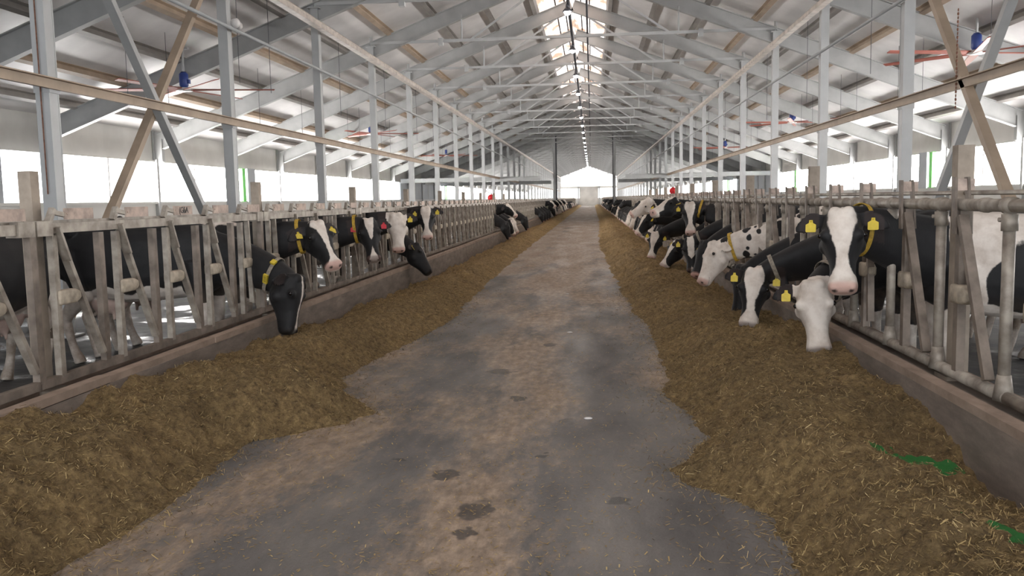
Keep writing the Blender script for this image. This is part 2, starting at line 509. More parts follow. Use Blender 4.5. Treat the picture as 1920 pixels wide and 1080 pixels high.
for k in range(-1, NF):
    y = FY(k)
    o = bpy.data.objects.new('roof_rafter', fr_me); col.objects.link(o); o.location = (0, y, 0); struct(o)
    if k >= 1:
        o = bpy.data.objects.new('roof_tie_beam', tie_me); col.objects.link(o); o.location = (0, y, 0); struct(o)
    o = bpy.data.objects.new('wall_post', wc_me); col.objects.link(o); o.location = (0, y, 0); struct(o)
    for s in (-1, 1):
        o = bpy.data.objects.new('steel_column', cm_me); col.objects.link(o); o.location = (s * COLX, y, 0); struct(o)
# half-bay window mullions
for s in (-1, 1):
    mu = MB()
    for k in range(0, NF - 1):
        y = (FY(k) + FY(k + 1)) / 2
        mu.box((s * (WALL - .01), y, 2.4), (.05, .07, 1.32))
    struct(mu.build('window_mullion', M['wallp']))
# posts of the cross passage next to the aisle
for s in (-1, 1):
    for y in (78, 81.5):
        p = MB(); p.ibeam((s * 2.65 + .0, y, .43), (s * 2.65, y, roofz(2.65) - .6), .2, .2, up=(0, 1, 0))
        struct(p.build('steel_column', M['dark'] if y > 80 else M['column']))
for y in (62.5, 79.2):
    for s in (-1, 1):
        p = MB(); p.ibeam((s * 13.1, y, 2.95 + .15), (s * 3, y, 2.95 + .15), .3, .2)
        struct(p.build('passage_beam', M['steel']))

# X braces in the column lines of the nearest bay
for s in (-1, 1):
    for (za, zb, mt_, dx) in ((.1, 6.0, M['tan_steel'], -.09), (6.0, .1, M['steel'], .05)):
        p = MB(); p.bar((s * COLX + dx, FY(2) + .15, za), (s * COLX + dx, FY(3) - .15, zb), .1, .13, up=(1, 0, 0))
        struct(p.build('cross_brace', mt_))
# longitudinal pipes on the columns
def line_obj(name, pts, r, mt_, label, cat, n=8):
    p = MB(); p.tube(pts, r, n); return tag(p.build(name, mt_), label, cat)
SIDE = {-1: 'left', 1: 'right'}
for s in (-1, 1):
    line_obj('water_pipe', [(s * 5.86, 2, 4.82), (s * 5.86, YEND, 4.82)], .035, M['column'], f'long pale pipe at mid height along the {SIDE[s]} row of columns', 'pipe')
    p = MB(); p.bar((s * 5.94, 2, 3.14), (s * 5.94, YEND, 3.14), .05, .12)
    p.bar((s * 5.9, 2, 3.2), (s * 5.9, YEND, 3.2), .10, .015)
    tag(p.build('steel_rail', M['tan_steel']), f'tan steel rail low on the {SIDE[s]} row of columns above the windows', 'rail')
    p = MB(); p.bar((s * 5.72, 2, 5.72), (s * 5.72, YEND, 5.72), .16, .02); p.bar((s * 5.64, 2, 5.76), (s * 5.64, YEND, 5.76), .015, .09); p.bar((s * 5.80, 2, 5.76), (s * 5.80, YEND, 5.76), .015, .09)
    p.tube([(s * 5.9, 2, 5.98), (s * 5.9, YEND, 5.98)], .045, 8)
    tag(p.build('cable_tray', M['ctan']), f'tan cable tray running just under the tops of the {SIDE[s]} columns', 'cable tray')
    # thin suspension rods of the tray
    p = MB()
    for k in range(3, 14):
        for f in (.3, .62):
            y = FY(k) + f * S
            p.tube([(s * 6.5, y, roofz(6.5) - .1), (s * 6.5, y, 4.1)], .007, 5)
            p.tube([(s * 8.9, y, roofz(8.9) - .1), (s * 8.9, y, 3.9)], .006, 5)
    struct(p.build('trim_3', M['dark']))
# ridge pipe and lamps
p = MB(); p.tube([(.12, 4, 6.25), (.12, YEND, 6.25)], .04, 8); tag(p.build('lamp_conduit', M['dark']), 'dark conduit under the ridge carrying the row of lamps', 'conduit')
p = MB(); p.tube([(.55, 4, 6.75), (.55, YEND, 6.75)], .03, 8); tag(p.build('ridge_cable', M['dark']), 'dark cable beside the lamp conduit, hanging from the roof ties', 'cable')
lroot = None
for k in range(2, NF - 1):
    if lroot is None:
        lroot = empty('ceiling_lamp', (.1, FY(k), 6.05))
        a = MB(); a.tube([(0, 0, .2), (0, 0, .1)], [.03, .05], 10); a.tube([(0, 0, .1), (0, 0, .0)], [.05, .13], 14); a.build('lamp_housing', M['dark'], lroot)
        a = MB(); a.sphere((0, 0, -.0), .085, 12, 8); a.build('bulb', M['lamp'], lroot)
        o = lroot
    else:
        o = dup(lroot, (.1, FY(k), 6.05))
    tag(o, 'round lit lamp hanging on the conduit under the ridge', 'lamp', 'round lamps in a row under the ridge')

# end wall
e = MB()
e.box((-8.2, YEND + .1, 3.9), (10.2, .2, 7.8)); e.box((8.2, YEND + .1, 3.9), (10.2, .2, 7.8))
e.box((0, YEND + .1, .8), (6.2, .2, 1.6))
e.box((0, YEND + .05, 3.9), (13, .2, .5))
struct(e.build('wall_far', M['wallp']))
e = MB(); ez = YEND - .1
e.add([(-5.9, ez, 4.15), (5.9, ez, 4.15), (5.9, ez, 6.5), (0, ez, 8.7), (-5.9, ez, 6.5), (-5.9, ez + .05, 4.15), (5.9, ez + .05, 4.15), (5.9, ez + .05, 6.5), (0, ez + .05, 8.7), (-5.9, ez + .05, 6.5)],
      [(0, 1, 2, 3, 4), (9, 8, 7, 6, 5), (0, 5, 6, 1), (1, 6, 7, 2), (2, 7, 8, 3), (3, 8, 9, 4), (4, 9, 5, 0)])
struct(e.build('window_2', M['endlight']))
for s in (-1, 1):
    e = MB(); e.box((s * 4.2, ez, 2.75), (3.6, .06, 1.8)); struct(e.build('window_3', M['endlight']))
    e = MB(); e.box((s * 9.5, ez, 2.75), (5.6, .06, 1.8)); struct(e.build('window_3', M['endlight']))
e = MB(); e.box((0, YEND - .12, 2.05), (4, .1, 4.1))
for i in range(1, 8): e.box((0, YEND - .18, i * .52), (4, .03, .03))
struct(e.build('door_1', M['wallp']))
for s in (-1, 1):
    e = MB(); e.box((s * 2.25, YEND - .25, 2.1), (.22, .25, 4.2)); struct(e.build('door_1_jamb', M['steel']))

def sring(c, r, u, a, bt, bb, n=20, ex=2.4):
    out = []
    for k in range(n):
        t = 2 * math.pi * k / n; ct, st = math.cos(t), math.sin(t)
        x = math.copysign(abs(ct) ** (2 / ex), ct) * a
        y = math.copysign(abs(st) ** (2 / ex), st); y = y * (bt if y > 0 else bb)
        out.append(c + r * x + u * y)
    return out


# ------------------------------------------------------------ headlock barriers
def left_panel(y0, states, near):
    """square-bar barrier; y local, x local 0 = rail line; aisle side is +x"""
    P = {}
    def g(n, mt_): return P.setdefault((n, len([q for q in P if q[0] == n and False])), (MB(), mt_))[0]
    parts = []
    L = 3.8
    a = MB(); a.bar((0, -.0, 1.495), (0, L - .01, 1.495), .06, .065); a.bar((-.03, 0, 1.535), (-.03, L - .01, 1.535), .03, .02)
    for y in (.12, L - .06): a.box((0, y, 1.495), (.085, .16, .095))
    parts.append(('top_rail', a, M['galv']))
    a = MB(); a.bar((0, 0, .51), (0, L - .01, .51), .05, .055); parts.append(('bottom_rail', a, M['galvd']))
    for i in range(5):
        ya = .0 + .76 * i + .02
        a = MB(); a.box((0, ya, .985), (.045, .062, .93)); parts.append(('post', a, M['galvd']))
        yb = ya + .215
        a = MB(); a.box((.005, yb, .985), (.045, .05, .93)); parts.append(('post', a, M['galv']))
        closed = states[i]
        # latch block
        a = MB(); w = .24
        a.loft([sring(V((.005, yb + q, 1.04)), V((1, 0, 0)), V((0, 0, 1)), hw_, hh_, hh_, 16, 5) for q, hw_, hh_ in ((-.01, .03, .04), (.0, .038, .05), (w - .06, .038, .048), (w - .02, .034, .034), (w + .02, .02, .018))])
        parts.append(('latch_block', a, M['block']))
        a = MB()
        if closed:
            a.bar((.01, yb + .16, 1.46), (.01, yb + .215, .62), .035, .045, up=(1, 0, 0)); a.bar((0, yb + .02, .62), (0, yb + .22, .62), .02, .025)
        else:
            a.bar((.01, yb + .05, 1.46), (.01, yb + .49, .60), .035, .048, up=(1, 0, 0))
            a.bar((.035, yb + .01, 1.50), (.035, yb + .11, 1.28), .02, .055, up=(1, 0, 0))
        parts.append(('locking_arm', a, M['galv']))
        a = MB(); a.bar((.0, yb - .02, 1.53), (.0, yb + .04, 1.62), .04, .03); a.bar((.01, yb, 1.6), (.01, yb + .24, 1.565), .025, .03)
        parts.append(('release_lever', a, M['galv']))
        a = MB(); a.box((.02, ya - .13 + .02 + .62, 1.585), (.012, .33, .075)) if i < 4 else a.box((.02, ya + .55, 1.585), (.012, .3, .075))
        a.tube([(.015, ya + .37, 1.585), (.032, ya + .37, 1.585)], .008, 6)
        parts.append(('number_board', a, M['plate']))
    return parts

def right_panel(y0, states, near):
    parts = []; L = 3.66; n = 12 if near else 6
    a = MB(); a.tube([(0, 0, 1.535), (0, L - .005, 1.535)], .036, n)
    for i in range(4):
        a.tube([(0, .0 + .915 * i + .3, 1.535), (0, .915 * i + .36, 1.535)], .043, n)
    parts.append(('top_rail', a, M['galv']))
    a = MB(); a.tube([(.09, 0, 1.605), (.09, L - .005, 1.605)], .014, 6)
    parts.append(('release_rail', a, M['galv']))
    a = MB(); a.tube([(0, 0, .50), (0, L - .005, .50)], .036, n)
    parts.append(('bottom_rail', a, M['galv']))
    for i in range(4):
        ya = .915 * i + .045
        a = MB(); a.tube([(0, ya, .49), (0, ya, 1.5)], .032, n); a.tube([(0, ya, 1.40), (0, ya, 1.49)], .042, n)
        a.tube([(0, ya - .04, 1.535), (0, ya + .04, 1.535)], .046, n); a.tube([(-.0, ya, .48), (0, ya, .62)], [.055, .036], n)
        a.tube([(-.05, ya + .02, 1.46), (-.02, ya + .02, 1.46)], .012, 6)
        parts.append(('post', a, M['galv']))
        yl = ya + .6
        a = MB(); a.box((0, yl, 1.0), (.05, .062, 1.0)); a.bar((-.045, yl, 1.36), (-.055, yl - .01, 1.70), .015, .05, up=(0, 1, 0)); a.bar((.045, yl, 1.36), (.02, yl, 1.70), .015, .05, up=(0, 1, 0))
        parts.append(('post', a, M['galvd']))
        a = MB(); a.box((.01, yl, 1.655), (.1, .03, .07)); parts.append(('number_board', a, M['plate']))
        a = MB()
        w = .2
        a.loft([sring(V((-.01, yl + q, 1.0)), V((1, 0, 0)), V((0, 0, 1)), hw_, hh_, hh_, 16, 5) for q, hw_, hh_ in ((.035, .035, .05), (.025, .042, .06), (-w + .07, .042, .055), (-w + .02, .036, .036), (-w - .01, .02, .02))])
        parts.append(('latch_block', a, M['block']))
        a = MB()
        if states[i]:
            a.bar((-.02, yl - .14, 1.48), (-.02, yl - .2, .60), .04, .05, up=(1, 0, 0))
        else:
            a.bar((-.02, yl - .05, 1.47), (-.02, yl - .46, .56), .04, .055, up=(1, 0, 0))
            a.bar((.03, yl - .02, 1.2), (.03, yl - .33, .60), .025, .03, up=(1, 0, 0))
        parts.append(('locking_arm', a, M['galvd']))
    return parts

OCC_L = {4: 1, 5: 1, 8: 1, 10: 1, 14: 1, 13: 1}
OCC_R = {2: 1, 3: 1, 4: 1, 5: 1, 7: 1, 10: 1, 11: 1, 12: 1, 13: 1, 14: 1, 15: 1}
ordn = ['nearest', 'second', 'third', 'fourth', 'fifth', 'sixth', 'seventh', 'eighth']
far_me = {}
for s, fn, L, n_, Y0, occ in ((-1, left_panel, 3.8, 5, 5.115, OCC_L), (1, right_panel, 3.66, 4, 4.84, OCC_R)):
    cnt = int((YEND - 2 - Y0) / L)
    for i in range(-1, cnt):
        y0 = Y0 + i * L
        st = [occ.get(i * n_ + j, 0) for j in range(n_)]
        if i < 7:
            root = empty('headlock_barrier', (s * RAIL, y0, 0))
            for nm, mb, mt_ in fn(y0, st, i < 4): mb.build(nm, mt_, root)
            if i < 0: lab = f'grey headlock barrier section on the {SIDE[s]} kerb, cut off by the picture edge'
            else: lab = f'{ordn[i]} section of grey steel headlock barrier on the {SIDE[s]} kerb'
            tag(root, lab, 'barrier', f'headlock barriers along the {SIDE[s]} kerb')
        else:
            if s not in far_me:
                mb = MB()
                for nm, q, mt_ in fn(0, [0] * n_, False): mb.add(q.v, q.f)
                far_me[s] = mb.mesh('headlock_barrier', M['galv'])
            o = bpy.data.objects.new('headlock_barrier', far_me[s]); col.objects.link(o); o.location = (s * RAIL, y0, 0)
            tag(o, f'distant grey headlock barrier section on the {SIDE[s]} kerb, far down the barn', 'barrier', f'distant headlock barriers on the {SIDE[s]}')
# timber/steel stub posts
for s, ys, h in ((-1, [5.3, 9.1, 12.9, 16.7, 20.5, 24.3, 28.1, 31.9, 35.7], 1.86), (1, [5.72, 9.42, 13.1, 16.8, 20.5, 24.2, 27.9, 31.6, 35.3], 1.9)):
    for i, y in enumerate(ys):
        p = MB(); p.box((0, 0, (h) / 2), (.085 if s < 0 else .10, .09 if s > 0 else .085, h)); p.box((0, 0, .44), (.2, .2, .03))
        o = p.build('barrier_post', M['stub'], loc=(s * (RAIL + .09), y, 0))
        tag(o, (f'{ordn[i]} pale stub post rising above the {SIDE[s]} barrier' if i < 3 else f'small distant stub post above the {SIDE[s]} barrier'), 'post', f'stub posts behind the {SIDE[s]} barrier')
# writing on one number board (left, beside the brace foot)
cu = bpy.data.curves.new('board_lettering', 'FONT'); cu.body = '(G6A'; cu.size = .075; cu.extrude = .001; cu.align_x = 'CENTER'; cu.align_y = 'CENTER'
to = bpy.data.objects.new('board_lettering', cu); col.objects.link(to)
dg = bpy.context.evaluated_depsgraph_get()
tm = bpy.data.meshes.new_from_object(to.evaluated_get(dg)); bpy.data.objects.remove(to)
tm.materials.clear(); tm.materials.append(M['ink'])
TXT = tm
for o in [o for o in col.objects if o.name.startswith('headlock_barrier') and o.children and abs(o.location.y - 5.115) < .01 and o.location.x < 0]:
    c_ = bpy.data.objects.new('lettering', TXT); col.objects.link(c_); c_.parent = o
    # local: board i=2 -> faces +x ; text reads from the aisle
    c_.matrix_local = Matrix.Translation((.029, .76 * 2 + .02 + .51, 1.585)) @ Matrix.Rotation(math.pi / 2, 4, 'Z') @ Matrix.Rotation(math.pi / 2, 4, 'X')

# ------------------------------------------------------------ silage heaps
def vnoise(x, y, seed=0):
    r = np.random.default_rng(seed); T = r.random((256, 256))
    xi = np.floor(x).astype(int); yi = np.floor(y).astype(int); fx = x - xi; fy = y - yi
    fx = fx * fx * (3 - 2 * fx); fy = fy * fy * (3 - 2 * fy)
    g = lambda a, b_: T[a % 256, b_ % 256]
    return (g(xi, yi) * (1 - fx) + g(xi + 1, yi) * fx) * (1 - fy) + (g(xi, yi + 1) * (1 - fx) + g(xi + 1, yi + 1) * fx) * fy
def fbm(x, y, sc_, oc, seed=0, g=.55):
    t = 0; a = 1; n_ = 0
    for i in range(oc):
        t = t + a * (vnoise(x * sc_, y * sc_, seed + i) - .5); n_ += a; a *= g; sc_ *= 2.03
    return t / n_
LE_Y = [0, 3.5, 4.5, 5.65, 6.1, 6.5, 7.1, 7.8, 9.5, 11.7, 13.5, 18, 25, 40, 56, 100, 190]
LE_X = [1.75, 1.76, 1.67, 1.67, 1.2, .98, 1.4, 1.70, 1.5, 1.27, 1.36, 1.42, 1.5, 1.5, 1.5, 1.5, 1.5]
RE_Y = [0, 3.67, 4.44, 4.8, 5.1, 5.4, 5.84, 7.1, 8.5, 10.6, 14, 17.8, 25, 30, 60, 190]
RE_X = [1.5, 1.54, 1.50, 1.2, 1.02, 1.2, 1.40, 1.23, 1.30, 1.33, 1.15, 1.05, .95, .85, 1.1, 1.2]
def feed_h(ax, y, s):
    e = np.interp(y, LE_Y if s < 0 else RE_Y, LE_X if s < 0 else RE_X)
    e = e + .22 * fbm(ax * 0 + 3.1 + s, y, 1.3, 4, 11) + .10 * fbm(ax, y, 6, 3, 17)
    d = ax - e
    if s < 0:
        pk = np.interp(y, [0, 7, 9, 12, 20, 190], [.36, .32, .26, .22, .18, .2]); pc = .45
        cu_ = np.interp(y, [0, 4.4, 5.6, 8.2, 10, 13, 20, 190], [.44, .43, .36, .28, .19, .10, .05, .08])
    else:
        pk = np.interp(y, [0, 5, 8, 12, 190], [.30, .34, .28, .24, .22]); pc = .40
        cu_ = np.interp(y, [0, 4.4, 5.2, 5.9, 7, 8.5, 12, 190], [.10, .13, .20, .31, .38, .32, .2, .12])
    w = CURB - e
    t = np.clip(d / w, 0, 1)
    up = np.clip(t / pc, 0, 1); up = up * up * (3 - 2 * up) * .6 + up * .4
    dn = np.clip((t - pc) / (1 - pc), 0, 1); dn = dn * dn * (3 - 2 * dn)
    h = up * pk * (1 - dn) + (cu_) * dn
    edge = np.clip(d / .12, 0, 1)
    h = h + edge * (.20 * fbm(ax, y, 2.2, 4, 23 + s) * (.3 + t) + .09 * fbm(ax, y, 7, 3, 31) + .055 * fbm(ax, y, 22, 2, 41))
    # bites in front of heads
    return np.where(d < 0, -.03 + d * .0, np.maximum(h, .004 * edge)) , d
def heap(s):
    ys = np.concatenate([np.arange(1.5, 10, .022), np.arange(10, 20, .05), np.arange(20, 50, .15), np.arange(50, YEND - 1, 1.0)])
    xs = np.concatenate([np.arange(.55, CURB + .005, .024), [CURB + .005]])
    X, Y = np.meshgrid(xs, ys)
    Z, D = feed_h(X, Y, s)
    keep = D > -.03
    idx = -np.ones(X.shape, int); nr, nc = X.shape
    vs = np.stack([X * s, Y, Z], -1).reshape(-1, 3)
    fs = []
    kq = keep[:-1, :-1] & keep[1:, :-1] & keep[:-1, 1:] & keep[1:, 1:]
    I, J = np.nonzero(kq)
    a = I * nc + J
    q = np.stack([a, a + 1, a + nc + 1, a + nc], 1) if s > 0 else np.stack([a, a + nc, a + nc + 1, a + 1], 1)
    used = np.unique(q); mp_ = -np.ones(len(vs), int); mp_[used] = np.arange(len(used))
    vs = vs[used]; q = mp_[q]
    me = bpy.data.meshes.new('silage_heap')
    me.from_pydata(vs.tolist(), [], q.tolist()); me.polygons.foreach_set('use_smooth', [True] * len(q))
    pa = np.zeros(len(vs))
    if s > 0:
        for cx_, cy_, rx, ry in ((2.36, 4.76, .22, .13), (2.36, 3.47, .22, .11)):
            dd = 1 - np.sqrt(((vs[:, 0] - cx_) / rx) ** 2 + ((vs[:, 1] - cy_) / ry) ** 2) + 1.3 * fbm(vs[:, 0], vs[:, 1], 14, 3, 5)
            pa = np.maximum(pa, np.clip(.5 + dd * 1.5, 0, 1))
    at_ = me.attributes.new('paint', 'FLOAT', 'POINT'); at_.data.foreach_set('value', pa.astype(np.float32))
    me.materials.append(M['silage'])
    o = bpy.data.objects.new('silage_heap', me); col.objects.link(o)
    tag(o, f'long brown heap of chopped silage along the {SIDE[s]} kerb', 'silage', None, 'stuff')
    # loose fibres lying on it
    n_ = 80000
    yy = 2.6 + 13 * RNG.random(n_) ** 1.6; xx = RNG.uniform(.7, CURB - .01, n_)
    z, d = feed_h(xx, yy, s)
    ok = (d > -.02) | (RNG.random(n_) < np.exp(np.minimum(d, 0) * 7) * .6)
    ok &= (xx < CURB - .02)
    if s > 0:
        for cx_, cy_, rx, ry in ((2.36, 4.76, .20, .12), (2.36, 3.47, .20, .10)):
            ok &= (((xx - cx_) / rx) ** 2 + ((yy - cy_) / ry) ** 2) > 1
    xx, yy, z = xx[ok], yy[ok], np.maximum(z[ok], 0) ; n_ = len(xx)
    th = RNG.uniform(0, math.pi, n_); ln = RNG.uniform(.006, .024, n_); ph = RNG.normal(0, .35, n_); wd = RNG.uniform(.0007, .0017, n_)
    dx, dy, dz = np.cos(th) * np.cos(ph) * ln, np.sin(th) * np.cos(ph) * ln, np.sin(ph) * ln
    px, py = -np.sin(th) * wd, np.cos(th) * wd
    c0 = np.stack([xx * s, yy, z + .004 + np.abs(dz) * .6], 1)
    D_ = np.stack([dx, dy, dz], 1); P_ = np.stack([px, py, RNG.normal(0, .4, n_) * wd], 1); T_ = np.zeros((n_, 3)); T_[:, 2] = wd
    vs = np.stack([c0 - D_ - P_, c0 - D_ + P_, c0 + D_ + P_, c0 + D_ - P_], 1).reshape(-1, 3)
    q = np.arange(n_ * 4).reshape(-1, 4)
    me = bpy.data.meshes.new('straw_fibres'); me.from_pydata(vs.tolist(), [], q.tolist())
    tn = np.repeat(RNG.random(n_) ** 1.5, 4); at_ = me.attributes.new('tone', 'FLOAT', 'POINT'); at_.data.foreach_set('value', tn.astype(np.float32))
    me.materials.append(M['straw'])
    o = bpy.data.objects.new('straw_fibres', me); col.objects.link(o)
    tag(o, f'loose straw fibres scattered over the {SIDE[s]} silage heap', 'straw', None, 'stuff')
for s in (-1, 1): heap(s)

n_ = 15000
yy = 2.4 + 22 * RNG.random(n_) ** 1.7; xx = np.where(RNG.random(n_) < .5, RNG.normal(-.05, .55, n_), np.where(RNG.random(n_) < .5, RNG.normal(-1.2, .3, n_), RNG.normal(.55, .5, n_)))
xx = np.clip(xx, -1.7, 1.6); zz = np.full(n_, .003)
th = RNG.uniform(0, math.pi, n_); ln = RNG.uniform(.003, .014, n_) ; wd = RNG.uniform(.001, .0035, n_)
D_ = np.stack([np.cos(th) * ln, np.sin(th) * ln, RNG.normal(0, .15, n_) * ln], 1); P_ = np.stack([-np.sin(th) * wd, np.cos(th) * wd, 0 * wd], 1)
c0 = np.stack([xx, yy, zz + np.abs(D_[:, 2])], 1)
vs = np.stack([c0 - D_ - P_, c0 - D_ + P_, c0 + D_ + P_, c0 + D_ - P_], 1).reshape(-1, 3)
me = bpy.data.meshes.new('straw_crumbs'); me.from_pydata(vs.tolist(), [], np.arange(n_ * 4).reshape(-1, 4).tolist())
at_ = me.attributes.new('tone', 'FLOAT', 'POINT'); at_.data.foreach_set('value', np.repeat(.35 + .62 * RNG.random(n_), 4).astype(np.float32))
me.materials.append(M['straw']); o = bpy.data.objects.new('straw_crumbs', me); col.objects.link(o)
tag(o, 'fine straw crumbs trodden over the middle of the aisle', 'straw', None, 'stuff')

# ------------------------------------------------------------ cows
def nrm(v): v = V(v); return v.normalized()
_HEAD0 = [(-.03, -.005, -.15, .075), (.02, .03, -.20, .100), (.09, .045, -.24, .112), (.17, .045, -.262, .122), (.23, .036, -.262, .118), (.29, .024, -.245, .098), (.36, .010, -.215, .078), (.44, 0, -.19, .072), (.50, -.004, -.178, .078), (.55, -.010, -.170, .086), (.59, -.025, -.158, .080), (.612, -.05, -.135, .055)]
HEAD = [(a * .96, t * 1.15, b_ * 1.15, w_ * 1.2) for a, t, b_, w_ in _HEAD0]
class Blaze: pass
B_WIDE = [(-.05, .055), (.03, .095), (.10, .095), (.20, .068), (.32, .038), (.40, .040), (.46, .07), (.50, .13), (.62, .2)]
B_MID = [(-.05, .0), (.03, .06), (.10, .07), (.2, .052), (.32, .034), (.42, .03), (.48, .07), (.52, .12), (.62, .2)]
B_V = [(0, .065), (.06, .062), (.15, .045), (.26, .022), (.32, -.005), (.38, -.005), (.45, .015), (.53, .05), (.62, .08)]
B_THIN = [(-.05, 0), (.05, .02), (.2, .016), (.4, .014), (.5, .02), (.62, .03)]

def cow_mesh(local_poll, local_muz, facing, voxel=.016, base=-1, blaze=None, boff=0, face=None, whites=(), blacks=(), spots=0, legw=.5, bellyw=.74, pinkn=1., seed=0, spread=0, tag_side=(1, -1), body=True):
    """returns mesh and the head frame; local frame: +x forward, origin on the floor under the withers"""
    P = V(local_poll); u = nrm(V(local_muz) - P); w = V(facing); w = nrm(w - u * w.dot(u)); v = u.cross(w)
    mb = MB()
    def hp(a, b_, c_): return P + u * a + v * b_ + w * c_
    # head
    mb.loft([sring(hp(a, 0, (t + bo) / 2), v, w, hw, (t - bo) / 2, (t - bo) / 2, 20, 2.3) for a, t, bo, hw in HEAD])
    mb.sphere(hp(.02, -.045, .0), .055); mb.sphere(hp(.02, .045, .0), .055)
    for sd in (-1, 1):
        mb.sphere(hp(.178, sd * .110, -.014), .045, 12, 8)
        mb.sphere(hp(.20, sd * .10, -.18), .065, 12, 8)          # cheek
        mb.sphere(hp(.545, sd * .060, -.055), .036, 10, 6)        # nostril rim
        # ear
        e0 = hp(.03, sd * .10, -.065); ed = nrm(v * sd * 1.0 - w * .30 - u * .02 + u * spread)
        en = nrm(w + u * .35 - ed * (w + u * .35).dot(ed)); ew = ed.cross(en)
        rr = []
        for t, wd in ((0, .034), (.035, .048), (.08, .072), (.125, .078), (.175, .062), (.215, .036), (.235, .012)):
            c_ = e0 + ed * t - V((0, 0, 1)) * (t * t * .9) - en * (.012 * math.sin(t * 14))
            ring = []
            for k in range(12):
                a = 2 * math.pi * k / 12
                cup = (math.cos(a) ** 2) * wd * .35
                ring.append(c_ + ew * (math.cos(a) * wd) + en * (math.sin(a) * .013 + cup))
            rr.append(ring)
        mb.loft(rr)
    # neck (bezier)
    hc = hp(.06, 0, -.115)
    T0 = V((-.22, 0, 1.12)); T1 = V((.12, 0, 1.16))
    dch = nrm(hc - V((.2, 0, 1.12)))
    T2 = hc - nrm(u * .45 + dch) * .22
    NN = 13; rings = []; nc = []
    for i in range(NN):
        t = i / (NN - 1)
        p = T0 * (1 - t) ** 3 + T1 * 3 * (1 - t) ** 2 * t + T2 * 3 * (1 - t) * t * t + hc * t ** 3
        d_ = (T1 - T0) * 3 * (1 - t) ** 2 + (T2 - T1) * 6 * (1 - t) * t + (hc - T2) * 3 * t * t
        d_.normalize()
        lat = V((0, 1, 0)) * (1 - t) + (v if v.y > 0 else -v) * t
        lat = nrm(lat - d_ * lat.dot(d_)); up = nrm(lat.cross(d_))
        if up.z < -.3 and t < .5: up = -up
        if (up.dot(V((0, 0, 1)) * (1 - t) + w * t)) < 0: up = -up
        hh = .34 * (1 - t) ** 1.15 + .150 * (1 - (1 - t) ** 1.15); ww = .20 * (1 - t) ** 1.3 + .088 * (1 - (1 - t) ** 1.3)
        rings.append(sring(p, lat, up, ww, hh * .85, hh * 1.1, 18, 2.2)); nc.append((p.copy(), d_.copy(), lat.copy(), up.copy(), ww, hh))
    mb.loft(rings)
    # trunk
    TR = [(.22, 1.24, .90, .09), (.14, 1.33, .78, .16), (.0, 1.42, .70, .225), (-.2, 1.46, .67, .27), (-.5, 1.44, .64, .32), (-.85, 1.43, .62, .36), (-1.15, 1.44, .66, .35), (-1.38, 1.46, .76, .30), (-1.58, 1.43, .86, .24), (-1.72, 1.36, .95, .17), (-1.79, 1.26, 1.06, .09)]
    mb.loft([sring(V((x, 0, (t + bo) / 2)), V((0, 1, 0)), V((0, 0, 1)), hw, (t - bo) / 2, (t - bo) / 2, 24, 2.5) for x, t, bo, hw in TR])
    for sd in (-1, 1):
        y = sd * .17
        mb.tube([(-.08, y * .9, 1.05), (-.04, y, .82), (.0, y, .62), (.01, y, .44), (.0, y, .36), (-.01, y, .18), (0, y, .11), (.03, y, .04), (.04, y, .0)], [.14, .115, .078, .056, .045, .038, .045, .056, .062], 12)
        y = sd * .19
        mb.tube([(-1.38, y * .8, 1.12), (-1.28, y, .88), (-1.30, y, .72), (-1.47, y, .52), (-1.50, y, .44), (-1.45, y, .22), (-1.42, y, .12), (-1.38, y, .045), (-1.37, y, .0)], [.2, .165, .12, .066, .055, .040, .046, .058, .062], 12)
        mb.sphere((-1.36, sd * .22, 1.38), .09, 10, 6)
    mb.sphere((-1.12, 0, .64), .19, 14, 10, (1.1, .85, .85))
    for tx in (-1.03, -1.2):
        for ty in (-.08, .08): mb.tube([(tx, ty, .55), (tx, ty, .44)], [.022, .016], 8)
    mb.tube([(-1.72, 0, 1.36), (-1.82, 0, 1.25), (-1.86, .01, 1.0), (-1.86, .03, .7), (-1.85, .04, .5), (-1.84, .04, .35)], [.04, .03, .022, .022, .045, .02], 8)
    me0 = mb.mesh('cow_cage', M['cow'])
    ob = bpy.data.objects.new('cow_cage', me0); col.objects.link(ob)
    rm = ob.modifiers.new('r', 'REMESH'); rm.mode = 'VOXEL'; rm.voxel_size = voxel; rm.use_smooth_shade = True
    sm = ob.modifiers.new('s', 'SMOOTH'); sm.factor = .5; sm.iterations = 3 if voxel < .02 else 1
    dg_ = bpy.context.evaluated_depsgraph_get()
    me = bpy.data.meshes.new_from_object(ob.evaluated_get(dg_))
    bpy.data.objects.remove(ob); bpy.data.meshes.remove(me0)
    me.name = 'dairy_cow'; me.materials.clear(); me.materials.append(M['cow'])
    n = len(me.vertices); co = np.empty(n * 3, np.float32); me.vertices.foreach_get('co', co); co = co.reshape(-1, 3)
    rel = co - np.array(P); hu = rel @ np.array(u); hv = rel @ np.array(v); hw = rel @ np.array(w)
    x, y, z = co.T
    rg = np.random.default_rng(seed)
    ph = rg.uniform(0, 6.28, 9)
    nzf = lambda f, a: a * (np.sin(x * f + ph[0]) * np.sin(y * f * 1.1 + ph[1]) + np.sin(z * f * .9 + ph[2]) * np.sin(x * f * 1.7 + ph[3]) + .6 * np.sin(z * f * 2.1 + ph[4]) * np.sin(y * f * 2.3 + ph[5]))
    nz_ = nzf(9, .03)
    white = np.full(n, base * 1.0)
    hmask = (hu > -.06) & (np.abs(hv) < .34) & (hw > -.36) & (hw < .12) & (hu < .7)
    body_m = ~hmask
    def patch(cx_, cz_, rx, rz, side):
        f = (1 - np.sqrt(((x - cx_) / rx) ** 2 + ((z - cz_) / rz) ** 2)) * min(rx, rz) + nz_
        if side: f = np.where(y * side > -.02, f, -1)
        return f
